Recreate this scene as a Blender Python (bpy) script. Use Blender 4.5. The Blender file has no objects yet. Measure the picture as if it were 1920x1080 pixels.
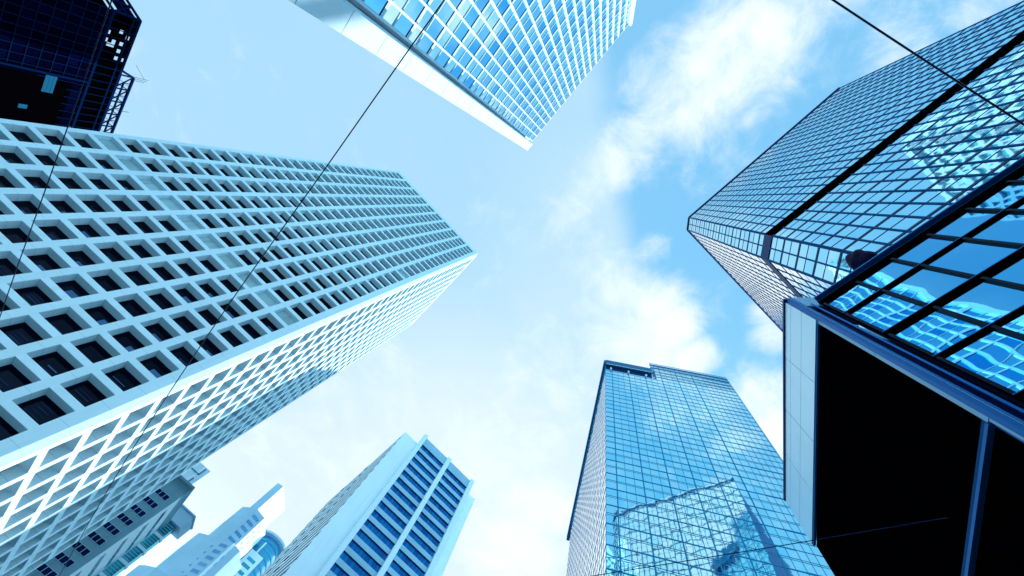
import bpy, math, random
from mathutils import Vector, Matrix
R = math.radians
random.seed(7)
scene = bpy.context.scene
COL = scene.collection
CAMZ = 1.6

# ------------------------------------------------------------------ camera
UP = Vector((0.201827, -0.296951, 0.933319))      # world up in camera axes (x right, y down, z forward)
F, PX, PY, ZX, ZY = 776.1, 973.9, 608.3, 1133.9, 373.0
UP = Vector((ZX - PX, ZY - PY, F)).normalized()
EX = (Vector((1, 0, 0)) - UP * UP.x).normalized()
EY = UP.cross(EX)
cam_d = bpy.data.cameras.new('camera')
cam = bpy.data.objects.new('camera', cam_d); COL.objects.link(cam)
right = Vector((EX.x, EY.x, UP.x)); down = Vector((EX.y, EY.y, UP.y)); fwd = Vector((EX.z, EY.z, UP.z))
M = Matrix((right, -down, -fwd)).transposed().to_4x4()
M.translation = Vector((0, 0, CAMZ))
cam.matrix_world = M
cam_d.sensor_width = 36; cam_d.lens = F / 1920 * 36
cam_d.shift_x = -(PX - 960) / 1920; cam_d.shift_y = (PY - 540) / 1920
cam_d.clip_start = 0.1; cam_d.clip_end = 4000
scene.camera = cam

# ------------------------------------------------------------------ world
SUN_HEAD, SUN_EL = 80.0, 39.6
w = bpy.data.worlds.new('World'); scene.world = w; w.use_nodes = True
nt = w.node_tree; N = nt.nodes; L = nt.links; N.clear()
out = N.new('ShaderNodeOutputWorld'); bg = N.new('ShaderNodeBackground'); L.new(bg.outputs[0], out.inputs[0])
bg.inputs['Strength'].default_value = 0.1
sky = N.new('ShaderNodeTexSky'); sky.sky_type = 'NISHITA'; sky.sun_disc = False
sky.sun_elevation = R(SUN_EL); sky.sun_rotation = R(90 - SUN_HEAD)
sky.air_density = 1.0; sky.dust_density = 1.5; sky.ozone_density = 1.5
def mth(op, a, b=None, c=None, clamp=False):
    n = N.new('ShaderNodeMath'); n.operation = op; n.use_clamp = clamp
    for i, v in enumerate((a, b, c)):
        if v is None: continue
        if isinstance(v, (int, float)): n.inputs[i].default_value = v
        else: L.new(v, n.inputs[i])
    return n.outputs[0]
tc = N.new('ShaderNodeTexCoord'); sep = N.new('ShaderNodeSeparateXYZ'); L.new(tc.outputs['Generated'], sep.inputs[0])
zc = mth('MAXIMUM', sep.outputs[2], 0.12)
u = mth('DIVIDE', sep.outputs[0], zc); v = mth('DIVIDE', sep.outputs[1], zc)
comb = N.new('ShaderNodeCombineXYZ'); L.new(u, comb.inputs[0]); L.new(v, comb.inputs[1])
def noise(scale, detail, rough, dist=0.0, vec=None, off=(0, 0, 0)):
    mp = N.new('ShaderNodeMapping'); mp.inputs['Location'].default_value = off
    L.new(vec or comb.outputs[0], mp.inputs[0])
    n = N.new('ShaderNodeTexNoise'); n.inputs['Scale'].default_value = scale
    n.inputs['Detail'].default_value = detail; n.inputs['Roughness'].default_value = rough
    n.inputs['Distortion'].default_value = dist
    L.new(mp.outputs[0], n.inputs['Vector']); return n.outputs['Fac']
n1 = noise(8.0, 12, 0.66, 0.35); n2 = noise(3.2, 5, 0.5, 0.2, off=(3.1, 1.7, 0)); n3 = noise(1.3, 3, .5, off=(7, 2, 0))
# cloud bank places: (x, y, radius, weight) on the flat layer overhead
BL = [(.33, -.40, .10, .7), (.25, -.30, .11, .95), (.19, -.24, .10, 1.0), (.13, -.19, .09, .95), (.07, -.13, .075, .75), (.02, -.08, .07, .6),
      (-.04, .0, .07, .4), (-.05, .08, .08, .4), (-.01, .16, .09, .45), (.06, .22, .08, .75), (.11, .12, .04, .5), (.13, .23, .075, 1.0), (.18, .30, .075, 1.05),
      (.23, .37, .07, 1.0), (.14, .34, .12, .9), (.06, .30, .13, .6), (.38, .46, .09, .95), (.42, .56, .10, 1.0), (.37, .24, .04, .8), (.40, .30, .05, .7),
      (-.15, .88, .12, 1.0), (-.22, 1.05, .18, 1.0), (-.30, .72, .22, .45), (-.55, .58, .2, .35), (.22, -.16, .07, .45),
      (.16, -.10, .06, .35), (.62, -.36, .1, .45), (.52, -.28, .06, .55), (-.85, .8, .4, .3), (.5, -.52, .12, .4), (-.1, .5, .3, .3), (.25, -.07, .06, .35)]
tot = None
for x, y, r, a in BL:
    if y < -.1: r, a = r * 1.2, a * .9
    vd = N.new('ShaderNodeVectorMath'); vd.operation = 'DISTANCE'; L.new(comb.outputs[0], vd.inputs[0]); vd.inputs[1].default_value = (x, y, 0)
    mr = N.new('ShaderNodeMapRange'); mr.interpolation_type = 'SMOOTHSTEP'; L.new(vd.outputs['Value'], mr.inputs['Value'])
    mr.inputs['From Min'].default_value = r * 1.7; mr.inputs['From Max'].default_value = r * .15
    mr.inputs['To Min'].default_value = 0; mr.inputs['To Max'].default_value = a
    tot = mr.outputs[0] if tot is None else mth('MAXIMUM', tot, mr.outputs[0])
dens = mth('ADD', tot, mth('MULTIPLY', mth('SUBTRACT', n1, .5), 1.7))
dens = mth('ADD', dens, mth('MULTIPLY', mth('SUBTRACT', n2, .5), .7))
mr = N.new('ShaderNodeMapRange'); mr.interpolation_type = 'SMOOTHSTEP'; L.new(dens, mr.inputs['Value'])
mr.inputs['From Min'].default_value = .06; mr.inputs['From Max'].default_value = 1.15
cl = mr.outputs[0]
# far cloud field near the horizon
hz = N.new('ShaderNodeMapRange'); L.new(sep.outputs[2], hz.inputs['Value'])
hz.inputs['From Min'].default_value = .62; hz.inputs['From Max'].default_value = .25
hz2 = mth('MULTIPLY', hz.outputs[0], mth('ADD', mth('MULTIPLY', n2, .9), .15), clamp=True)
cl = mth('MAXIMUM', cl, hz2)
# thin bright veil, thicker toward the sun side
veil = N.new('ShaderNodeMapRange'); veil.interpolation_type = 'SMOOTHSTEP'; L.new(mth('ADD', v, mth('MULTIPLY', u, -.45)), veil.inputs['Value'])
veil.inputs['From Min'].default_value = -.25; veil.inputs['From Max'].default_value = 1.1
veil.inputs['To Min'].default_value = .78; veil.inputs['To Max'].default_value = .98
veil = mth('ADD', veil.outputs[0], mth('MULTIPLY', mth('SUBTRACT', n3, .5), .25), clamp=True)
def mix(f, a, b, bt='MIX'):
    m = N.new('ShaderNodeMix'); m.data_type = 'RGBA'; m.blend_type = bt
    if isinstance(f, (int, float)): m.inputs[0].default_value = f
    else: L.new(f, m.inputs[0])
    for i, c in ((6, a), (7, b)):
        if isinstance(c, tuple): m.inputs[i].default_value = (*c, 1)
        else: L.new(c, m.inputs[i])
    return m.outputs[2]
# broad thin cloud spread around the bank, mostly on its left
tot2 = None
for x, y, r, a in [(.10, -.30, .42, .75), (-.02, -.02, .34, .7), (-.05, .25, .4, .8), (.1, .45, .35, .8), (-.3, .6, .6, .9), (.35, .5, .2, .6), (.5, -.45, .15, .45)]:
    vd = N.new('ShaderNodeVectorMath'); vd.operation = 'DISTANCE'; L.new(comb.outputs[0], vd.inputs[0]); vd.inputs[1].default_value = (x, y, 0)
    q = N.new('ShaderNodeMapRange'); q.interpolation_type = 'SMOOTHSTEP'; L.new(vd.outputs['Value'], q.inputs['Value'])
    q.inputs['From Min'].default_value = r; q.inputs['From Max'].default_value = 0; q.inputs['To Min'].default_value = 0; q.inputs['To Max'].default_value = a
    tot2 = q.outputs[0] if tot2 is None else mth('MAXIMUM', tot2, q.outputs[0])
blue = mix(.8, mix(1.0, sky.outputs[0], (.6, 1.1, 1.05), 'MULTIPLY'), (.85, 2.95, 5.0))
lowv = N.new('ShaderNodeMapRange'); lowv.interpolation_type = 'SMOOTHSTEP'; L.new(v, lowv.inputs['Value'])
lowv.inputs['From Min'].default_value = .1; lowv.inputs['From Max'].default_value = .85
pale = mix(tot2, (2.35, 3.75, 4.85), (3.3, 4.3, 4.95))
pale = mix(mth('MULTIPLY', lowv.outputs[0], .8), pale, (4.05, 4.65, 4.95))
vf = mth('MAXIMUM', veil, tot2, clamp=True)
# deeper clear blue just right of the bank
q = N.new('ShaderNodeMapRange'); q.interpolation_type = 'SMOOTHSTEP'
L.new(mth('ADD', mth('SUBTRACT', u, mth('MULTIPLY', v, .28)), mth('MULTIPLY', mth('SUBTRACT', n2, .5), .12)), q.inputs['Value'])
q.inputs['From Min'].default_value = .005; q.inputs['From Max'].default_value = .085
vf = mth('MULTIPLY', vf, mth('SUBTRACT', 1.0, mth('MULTIPLY', q.outputs[0], .78)))
base = mix(vf, blue, pale)
skyc = mix(cl, base, (4.7, 5.2, 5.4))
# bright haze low over the horizon
hl = N.new('ShaderNodeMapRange'); hl.interpolation_type = 'SMOOTHSTEP'; L.new(sep.outputs[2], hl.inputs['Value'])
hl.inputs['From Min'].default_value = .56; hl.inputs['From Max'].default_value = .30
skyc = mix(hl.outputs[0], skyc, (5.5, 10.0, 12.2))
L.new(skyc, bg.inputs['Color'])

# ------------------------------------------------------------------ sun
sd = bpy.data.lights.new('sun', 'SUN'); sd.energy = 3.5; sd.angle = R(.5); sd.color = (1.0, .97, .93)
so = bpy.data.objects.new('sun', sd); COL.objects.link(so)
dirv = Vector((math.cos(R(SUN_HEAD)) * math.cos(R(SUN_EL)), math.sin(R(SUN_HEAD)) * math.cos(R(SUN_EL)), math.sin(R(SUN_EL))))
so.rotation_euler = dirv.to_track_quat('Z', 'Y').to_euler(); so.location = dirv * 300
scene.view_settings.view_transform = 'Standard'; scene.view_settings.look = 'None'
scene.view_settings.exposure = 1.08; scene.view_settings.gamma = 1.0

# ------------------------------------------------------------------ materials
MATS = {}
def mat(name, col, rough=.7, metal=0.0, spec=.5, vary=0.0, bump=0.0, bscale=1.0, seam=None, dirt=0.0, island=0.0, col2=None, wave=0.0, tone=0.0):
    m = bpy.data.materials.new(name); m.use_nodes = True; t = m.node_tree; n = t.nodes; l = t.links
    p = n['Principled BSDF']; p.inputs['Roughness'].default_value = rough; p.inputs['Metallic'].default_value = metal
    p.inputs['Specular IOR Level'].default_value = spec
    if metal < .5 and spec < .45: p.inputs['Specular Tint'].default_value = (.25, .5, 1, 1)
    co = n.new('ShaderNodeTexCoord'); src = None
    def mx(f, a, b, bt='MIX'):
        q = n.new('ShaderNodeMix'); q.data_type = 'RGBA'; q.blend_type = bt
        if isinstance(f, float): q.inputs[0].default_value = f
        else: l.new(f, q.inputs[0])
        for i, c in ((6, a), (7, b)):
            if isinstance(c, tuple): q.inputs[i].default_value = (*c[:3], 1)
            else: l.new(c, q.inputs[i])
        return q.outputs[2]
    def ns(scale, det=4, vec=None):
        q = n.new('ShaderNodeTexNoise'); q.inputs['Scale'].default_value = scale; q.inputs['Detail'].default_value = det
        l.new(vec or co.outputs['Object'], q.inputs['Vector']); return q.outputs['Fac']
    def rng(v, a, b, c=0., d=1.):
        q = n.new('ShaderNodeMapRange'); l.new(v, q.inputs[0])
        for i, k in enumerate((a, b, c, d)): q.inputs[i + 1].default_value = k
        return q.outputs[0]
    cur = (*col, 1)
    if vary:
        k = tuple(c * (1 - vary) for c in col)
        cur = mx(rng(ns(.12, 6), .35, .65), cur, k)
    if dirt:
        mp = n.new('ShaderNodeMapping'); mp.inputs['Scale'].default_value = (1.3, 1.3, .07); l.new(co.outputs['Object'], mp.inputs[0])
        k = tuple(c * (1 - dirt) for c in col)
        cur = mx(rng(ns(1.0, 5, mp.outputs[0]), .5, .75), cur, k)
    if col2 is not None:
        g = n.new('ShaderNodeNewGeometry')
        q = n.new('ShaderNodeMath'); q.operation = 'GREATER_THAN'; l.new(g.outputs['Random Per Island'], q.inputs[0]); q.inputs[1].default_value = .55
        oi = n.new('ShaderNodeObjectInfo'); a = n.new('ShaderNodeMath'); a.operation = 'ADD'; l.new(g.outputs['Random Per Island'], a.inputs[0]); l.new(oi.outputs['Random'], a.inputs[1])
        fr = n.new('ShaderNodeMath'); fr.operation = 'FRACT'; l.new(a.outputs[0], fr.inputs[0]); l.new(fr.outputs[0], q.inputs[0])
        cur = mx(rng(fr.outputs[0], .35, 1.0), cur, (*col2, 1))
    if tone:
        g = n.new('ShaderNodeNewGeometry')
        cur = mx(rng(g.outputs['Random Per Island'], 0, 1), cur, tuple(c * (1 - tone) for c in col))
    if seam:
        pitch, off, wd, dk = seam
        sx = n.new('ShaderNodeSeparateXYZ'); l.new(co.outputs['Object'], sx.inputs[0])
        a = n.new('ShaderNodeMath'); a.operation = 'ADD'; l.new(sx.outputs[2], a.inputs[0]); a.inputs[1].default_value = -off
        d = n.new('ShaderNodeMath'); d.operation = 'DIVIDE'; l.new(a.outputs[0], d.inputs[0]); d.inputs[1].default_value = pitch
        f = n.new('ShaderNodeMath'); f.operation = 'FRACT'; l.new(d.outputs[0], f.inputs[0])
        q = n.new('ShaderNodeMath'); q.operation = 'LESS_THAN'; l.new(f.outputs[0], q.inputs[0]); q.inputs[1].default_value = wd / pitch
        cur = mx(q.outputs[0], cur, tuple(c * dk for c in col))
    if isinstance(cur, tuple): p.inputs['Base Color'].default_value = cur
    else: l.new(cur, p.inputs['Base Color'])
    if bump or wave:
        b = n.new('ShaderNodeBump')
        if wave:
            b.inputs['Strength'].default_value = 1.0; b.inputs['Distance'].default_value = wave
            l.new(ns(bscale, 2), b.inputs['Height'])
        else:
            b.inputs['Strength'].default_value = .6; b.inputs['Distance'].default_value = bump
            l.new(ns(bscale, 6), b.inputs['Height'])
        l.new(b.outputs[0], p.inputs['Normal'])
    MATS[name] = m; return m
mat('cast_concrete', (.60, .82, .92), .75, spec=.3, vary=.06, dirt=.14, bump=.01, bscale=3, tone=.10, seam=(3.73, 27.36 + CAMZ, .05, .66))
mat('blank_panel', (.30, .50, .56), .8, vary=.3, dirt=.35)
mat('dark_window', (.0004, .0008, .005), .08, spec=.12)
mat('lit_patch_blue', (.012, .10, .27), .6, vary=.5)  # blue painted for lit ceilings and reflections in the windows
mat('mirror_sky', (.62, .97, 1.0), .03, 1.0, col2=(.42, .90, 1.0), wave=.010, bscale=.45)
mat('mirror_pale', (.66, .97, 1.0), .05, 1.0, col2=(.56, .94, 1.0), wave=.01, bscale=.45)
mat('mirror_light', (.66, .96, 1.0), .03, 1.0, col2=(.46, .86, 1.0), wave=.018, bscale=.4)
mat('mirror_deep', (.10, .56, .90), .03, 1.0, col2=(.50, .90, 1.0), wave=.006, bscale=.5)
mat('mirror_cloudlit', (.86, .96, 1.0), .04, 1.0, wave=.006, bscale=.5)  # paler copy of the glass: bright cloud reflection put into the tint
mat('mirror_teal', (.11, .47, .74), .015, 1.0, wave=.028, bscale=.28)
mat('navy_frame', (.002, .02, .11), .5, 0, .25, vary=.2)
mat('blue_frame', (.004, .09, .26), .7, 0, .1, vary=.2)
mat('black_frame', (.0008, .0015, .012), .5, 0, .15)
mat('white_frame', (.62, .80, .90), .5, spec=.3, vary=.03)
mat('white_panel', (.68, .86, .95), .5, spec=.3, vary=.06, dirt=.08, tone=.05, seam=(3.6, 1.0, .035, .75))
mat('pale_wall', (.76, .91, .99), .7, spec=.3, vary=.05, dirt=.10, seam=(3.6, 1.0, .035, .85))
mat('grey_spandrel', (.26, .50, .66), .7, vary=.12, bump=.01, bscale=20)
mat('band_glass', (.003, .16, .44), .08, .3, .4, col2=(.002, .08, .30))
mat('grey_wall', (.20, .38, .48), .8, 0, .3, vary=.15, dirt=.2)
mat('soft_wall', (.36, .56, .70), .8, 0, .3, vary=.1, dirt=.10)  # far towers' distance haze put into this pale tone
mat('bay_glass', (.01, .30, .40), .1, .5, .5, col2=(.02, .50, .56))
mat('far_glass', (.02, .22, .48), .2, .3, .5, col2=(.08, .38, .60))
mat('blue_metal', (.004, .17, .50), .4, .2, .35, vary=.15)
mat('navy_metal', (.002, .012, .13), .45, .2, .4, vary=.2)
mat('light_metal', (.30, .58, .80), .5, .1, .5, vary=.08)
mat('parapet_panel', (.62, .88, 1.0), .38, .6, .3, vary=.08, dirt=.06)
mat('black_cladding', (.0006, .0006, .0012), .9, 0, 0.0)
mat('teal_cornice', (.006, .14, .28), .55, 0, .3, vary=.2)
mat('dark_curtain', (.0005, .0008, .008), .6, 0, 0.0, col2=(.0006, .002, .02))
mat('grid_line', (.001, .010, .05), .8, 0, 0.0)
mat('reflection_pane', (.003, .08, .17), .8, 0, .05)  # matte blue with the reflected sky painted in
mat('blade_white', (.56, .76, .86), .6, 0, .3, vary=.06, dirt=.10, tone=.05)
mat('grid_blue', (.008, .26, .50), .6, 0, .2)
mat('steel', (.002, .02, .09), .8, 0, 0.0)
mat('cable', (.004, .02, .08), .5, 0, .4)
mat('maroon_cloth', (.025, .008, .05), .8, 0, .2, vary=.4, bump=.03, bscale=6)
mat('asphalt', (.05, .052, .055), .9, vary=.3, bump=.01, bscale=8)
mat('paving', (.05, .12, .15), .85, vary=.15, bump=.005, bscale=6)
mat('paint', (.8, .8, .8), .6)

# ------------------------------------------------------------------ builders
class MB:
    def __init__(s): s.v = []; s.f = []; s.m = []
    def quad(s, a, b, c, d, mi=0):
        k = len(s.v); s.v += [a, b, c, d]; s.f.append((k, k + 1, k + 2, k + 3)); s.m.append(mi)
    def poly(s, pts, mi=0):
        k = len(s.v); s.v += list(pts); s.f.append(tuple(range(k, k + len(pts)))); s.m.append(mi)
    def hexa(s, p, mi=0):      # p: 8 corners, bottom ring 0-3 then top ring 4-7
        k = len(s.v); s.v += list(p)
        for q in ((3, 2, 1, 0), (4, 5, 6, 7), (0, 1, 5, 4), (1, 2, 6, 5), (2, 3, 7, 6), (3, 0, 4, 7)):
            s.f.append(tuple(k + i for i in q)); s.m.append(mi)
    def prism(s, pts, z0, z1, mi=0):
        n = len(pts); k = len(s.v)
        s.v += [Vector((x, y, z0)) for x, y in pts] + [Vector((x, y, z1)) for x, y in pts]
        s.f.append(tuple(k + i for i in reversed(range(n)))); s.m.append(mi)
        s.f.append(tuple(k + n + i for i in range(n))); s.m.append(mi)
        for i in range(n):
            j = (i + 1) % n; s.f.append((k + i, k + j, k + n + j, k + n + i)); s.m.append(mi)
    def tube(s, pts, r, seg=6, mi=0):
        pts = [Vector(p) for p in pts]; k0 = len(s.v)
        for i, p in enumerate(pts):
            t = (pts[min(i + 1, len(pts) - 1)] - pts[max(i - 1, 0)]).normalized()
            a = t.orthogonal().normalized() if i == 0 else (s._a - t * s._a.dot(t)).normalized()
            s._a = a; b = t.cross(a)
            for j in range(seg):
                th = 2 * math.pi * j / seg; s.v.append(p + (a * math.cos(th) + b * math.sin(th)) * r)
        for i in range(len(pts) - 1):
            for j in range(seg):
                a = k0 + i * seg + j; b = k0 + i * seg + (j + 1) % seg
                s.f.append((a, b, b + seg, a + seg)); s.m.append(mi)
        s.f.append(tuple(k0 + j for j in reversed(range(seg)))); s.m.append(mi)
        e = k0 + (len(pts) - 1) * seg; s.f.append(tuple(e + j for j in range(seg))); s.m.append(mi)
    def build(s, name, mats, parent=None, smooth=False, kind=None, label=None):
        if isinstance(mats, str): mats = [mats]
        me = bpy.data.meshes.new(name)
        org = Vector(parent['_o']) if parent is not None and '_o' in parent else Vector((0, 0, 0))
        me.from_pydata([Vector(p) - org for p in s.v], [], s.f)
        for q in mats: me.materials.append(MATS[q])
        me.polygons.foreach_set('material_index', s.m)
        if smooth: me.polygons.foreach_set('use_smooth', [True] * len(s.f))
        me.update()
        o = bpy.data.objects.new(name, me); COL.objects.link(o)
        if parent is not None: o.parent = parent
        if kind: o['kind'] = kind
        if label: o['label'] = label
        return o
ROOTS = []
def thing(name, label, cat, loc, group=None):
    o = bpy.data.objects.new(name, None); COL.objects.link(o); o.location = loc; o.empty_display_size = 1
    o['label'] = label; o['category'] = cat; o['_o'] = tuple(loc)
    if group: o['group'] = group
    ROOTS.append(o); return o
def sub(o_mb, name, m, parent, root, **k):    # a sub-part: parent sits at the root's origin
    o = o_mb.build(name, m, root, **k); o.parent = parent; return o

class Face:                       # a vertical wall frame: s along it, d outward, h above the eye
    def __init__(f, x, y, head, flip=False):
        f.o = Vector((x, y)); a = R(head); f.t = Vector((math.cos(a), math.sin(a)))
        n = Vector((-f.t.y, f.t.x)); f.n = -n if flip else n
    def p(f, s, d, h): q = f.o + f.t * s + f.n * d; return Vector((q.x, q.y, h + CAMZ))
    def xy(f, s, d): q = f.o + f.t * s + f.n * d; return (q.x, q.y)
    def box(f, mb, s0, s1, d0, d1, h0, h1, mi=0):
        mb.hexa([f.p(s0, d0, h0), f.p(s1, d0, h0), f.p(s1, d1, h0), f.p(s0, d1, h0), f.p(s0, d0, h1), f.p(s1, d0, h1), f.p(s1, d1, h1), f.p(s0, d1, h1)], mi)
    def pane(f, s0, s1, h0, h1, d, tilt=0.0):
        a, b = random.gauss(0, tilt), random.gauss(0, tilt)
        ws, hs = (s1 - s0) / 2, (h1 - h0) / 2
        return [f.p(s0, d - a * ws - b * hs, h0), f.p(s1, d + a * ws - b * hs, h0), f.p(s1, d + a * ws + b * hs, h1), f.p(s0, d - a * ws + b * hs, h1)]

def project(p):
    q = p - Vector((0, 0, CAMZ)); z = q.dot(fwd)
    if z < .1: return None
    return (PX + F * q.dot(right) / z, PY + F * q.dot(down) / z)
def merge(*mbs):
    o = MB()
    for i, b in enumerate(mbs):
        k = len(o.v); o.v += b.v; o.f += [tuple(k + j for j in f) for f in b.f]; o.m += [i] * len(b.f)
    return o
def scr_area(quad):
    pp = [project(p) for p in quad]
    if any(x is None for x in pp): return 0
    cx = sum(x for x, y in pp) / 4; cy = sum(y for x, y in pp) / 4
    if not (-10 < cx < 1930 and -10 < cy < 1090): return 0
    return abs(sum(pp[i][0] * pp[(i + 1) % 4][1] - pp[(i + 1) % 4][0] * pp[i][1] for i in range(4))) / 2
def windows(root, name, items, mats, limit=100, hide=None):
    # items: list of (quad, material index, list of (extra quad, material index)); largest in the photo become parts of their own
    items = sorted(items, key=lambda it: -(scr_area(it[0]) * (0 if hide and hide(it[0]) else 1)))
    rest = MB()
    for i, (q, mi, ex) in enumerate(items):
        if i < limit and scr_area(q) > 3:
            m = MB(); m.quad(*q, mi); o = m.build(name, mats, root)
            for e, em in ex:
                b = MB(); b.quad(*e, em); sub(b, 'lit_patch', mats, o, root)  # flat patch painted for light showing in the glass
        else:
            rest.quad(*q, mi)
            for e, em in ex: rest.quad(*e, em)
    if rest.f: rest.build(name, mats, root, kind='stuff')

# ------------------------------------------------------------------ ground
def sheet(name, pts, z, m):
    mb = MB(); mb.poly([Vector((x, y, z)) for x, y in pts]); o = mb.build(name, m); o['kind'] = 'structure'; return o
sheet('ground', [(-1500, -1500), (1500, -1500), (1500, 1500), (-1500, 1500)], -.15, 'paving')
rf = Face(-14, -2, 46)
road = sheet('road', [rf.xy(-400, -22), rf.xy(400, -22), rf.xy(400, 8), rf.xy(-400, 8)], -.146, 'asphalt')
for nm, d0, d1 in (('pavement', -60, -22), ('pavement', 8, 26)):
    mb = MB(); rf.box(mb, -200, 200, d0, d1, -.14 - CAMZ, 0 - CAMZ); o = mb.build(nm, 'paving'); o['kind'] = 'structure'
mb = MB()
for k in range(-30, 31): mb.quad(*[rf.p(k * 6 + a, b, -.142 - CAMZ) for a, b in ((0, -7.08), (3, -7.08), (3, -6.92), (0, -6.92))])
o = mb.build('road_markings', 'paint'); o['kind'] = 'structure'

# ------------------------------------------------------------------ white grid tower (left)
def grid_tower():
    t = thing('office_tower', 'white concrete tower with a deep square grid of recessed dark windows, left side', 'tower', (-84, 22, 0))
    cx, cy = -51.45, 22.35; Hh = 169.5; pit, op, st, oh = 4.5, 3.47, 3.73, 2.9; dep = 1.2  # building positions here and below baked into metres from image pixels
    fm = Face(cx, cy, 45.2 + 180, flip=False); fm.n = Vector((math.cos(R(-44.8)), math.sin(R(-44.8))))
    fs = Face(cx, cy, 134.9, flip=True); fs.n = Vector((math.cos(R(44.9)), math.sin(R(44.9))))
    fm.o = Vector((-51.5, 22.0)); fs.o = Vector((-51.80, 23.03)); o_main, o_side = fm.o, fs.o
    for which, f in enumerate((fm, fs)):
        c = MB(); items = []
        Lw = 46.3 if which == 0 else 45.6
        m0 = 1.42 if which == 0 else .93
        col = [(m0 + pit * k, m0 + pit * k + op) for k in range(10)]
        rows = [(29.6 + st * n, 29.6 + st * n + oh) for n in range(-4, 37)]
        low = rows[0][0] - .4; top = rows[-1][1]
        c.quad(f.p(0, 0, top), f.p(Lw, 0, top), f.p(Lw, 0, Hh), f.p(0, 0, Hh))
        c.quad(f.p(0, 0, low), f.p(col[0][0], 0, low), f.p(col[0][0], 0, top), f.p(0, 0, top))
        c.quad(f.p(col[-1][1], 0, low), f.p(Lw, 0, low), f.p(Lw, 0, top), f.p(col[-1][1], 0, top))
        for k in range(9):
            c.quad(f.p(col[k][1], 0, low), f.p(col[k + 1][0], 0, low), f.p(col[k + 1][0], 0, top), f.p(col[k][1], 0, top))
        for k, (a, b) in enumerate(col):
            prev = low
            for n, (h0, h1) in enumerate(rows):
                c.quad(f.p(a, 0, prev), f.p(b, 0, prev), f.p(b, 0, h0), f.p(a, 0, h0)); prev = h1
                idx = n - 4
                blank = which == 0 and (idx == 8 or (idx == 20 and k == 0))
                D = -.75 if blank else -dep
                fl = .06        # splayed reveals
                c.quad(f.p(a, 0, h0), f.p(b, 0, h0), f.p(b - fl, D, h0 + fl), f.p(a + fl, D, h0 + fl))
                c.quad(f.p(b, 0, h1), f.p(a, 0, h1), f.p(a + fl, D, h1 - fl), f.p(b - fl, D, h1 - fl))
                c.quad(f.p(a, 0, h1), f.p(a, 0, h0), f.p(a + fl, D, h0 + fl), f.p(a + fl, D, h1 - fl))
                c.quad(f.p(b, 0, h0), f.p(b, 0, h1), f.p(b - fl, D, h1 - fl), f.p(b - fl, D, h0 + fl))
                q = f.pane(a + fl, b - fl, h0 + fl, h1 - fl, D, .0)
                ex = []
                if not blank:
                    r = random.random()
                    if which == 0 and h0 < 90:
                        if idx < 2:       # strips on the opaque lower glass for shelf shapes and blue reflections
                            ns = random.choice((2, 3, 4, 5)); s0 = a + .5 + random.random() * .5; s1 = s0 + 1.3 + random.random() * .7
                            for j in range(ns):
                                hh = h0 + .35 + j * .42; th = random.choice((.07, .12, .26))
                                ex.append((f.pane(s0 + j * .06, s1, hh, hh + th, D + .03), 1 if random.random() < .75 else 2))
                        elif r < .92:
                            s0 = a + .12; ex.append((f.pane(s0, s0 + 1.2 + random.random() * .9, h0 + .1, h0 + .9 + random.random() * .9, D + .03), 2 if idx < 8 and r < .6 else 1))  # flat patch on opaque glass
                    items.append((q, 0, ex))
                else:
                    items.append((q, 3, []))
        if which == 0:
            z = -CAMZ
            for n in range(-8, 39):
                z0, z1 = 27.36 + st * n, 27.36 + st * (n + 1)
                z0, z1 = max(z0, -CAMZ), min(z1, Hh)
                if z1 > z0: c.quad(Vector((*o_main, z0 + CAMZ)), Vector((*o_side, z0 + CAMZ)), Vector((*o_side, z1 + CAMZ)), Vector((*o_main, z1 + CAMZ)))
        c.build('concrete_grid', 'cast_concrete', t)
        windows(t, 'window', items, ['dark_window', 'lit_patch_dim', 'lit_patch_blue', 'blank_panel'], limit=100 if which == 0 else 40)
    # core behind the glass, roof slab, lobby columns
    b = MB()
    a0 = Vector(fm.xy(dep + .6, -dep - .2)); u = fm.t * 43.4; v = fs.t * 43.6
    pts = [tuple(a0), tuple(a0 + u), tuple(a0 + u + v), tuple(a0 + v)]
    b.prism(pts, 0, Hh - .5 + CAMZ); b.build('wall', 'dark_window', t)
    b = MB(); o0 = Vector((cx, cy)); u = fm.t * 46.4; v = fs.t * 46.4
    e = (fm.n + fs.n) * -.35
    pts = [tuple(o0 + e), tuple(o0 + u - fs.n * .35 + fm.n * -.35), tuple(o0 + u + v + (fm.n + fs.n) * .0), tuple(o0 + v + (fm.n + fs.n) * -.35)]
    b.prism(pts, Hh - .6 + CAMZ, Hh - .02 + CAMZ); b.build('roof', 'pale_wall', t)
    for f in (fm, fs):
        for k in range(6):
            b = MB(); s = 1 + 8.6 * k; f.box(b, s, s + 1.2, -1.5, -.1, -CAMZ, rows[0][0] - .42); b.build('column', 'cast_concrete', t)
mat('lit_patch_dim', (.003, .012, .05), .5, 0, .3, vary=.5)  # dimmer paint for lit ceilings and reflections
grid_tower()

# ------------------------------------------------------------------ curtain wall helper
def curtain(root, f, ss, hs, d=0.0, tilt=.0015, keep=None, mi=None):
    items = []
    for i in range(len(ss) - 1):
        for j in range(len(hs) - 1):
            if keep and not keep(ss[i], hs[j]): continue
            items.append((f.pane(ss[i], ss[i + 1], hs[j], hs[j + 1], d, tilt), mi(i, j) if mi else 0, []))
    return items

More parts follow.
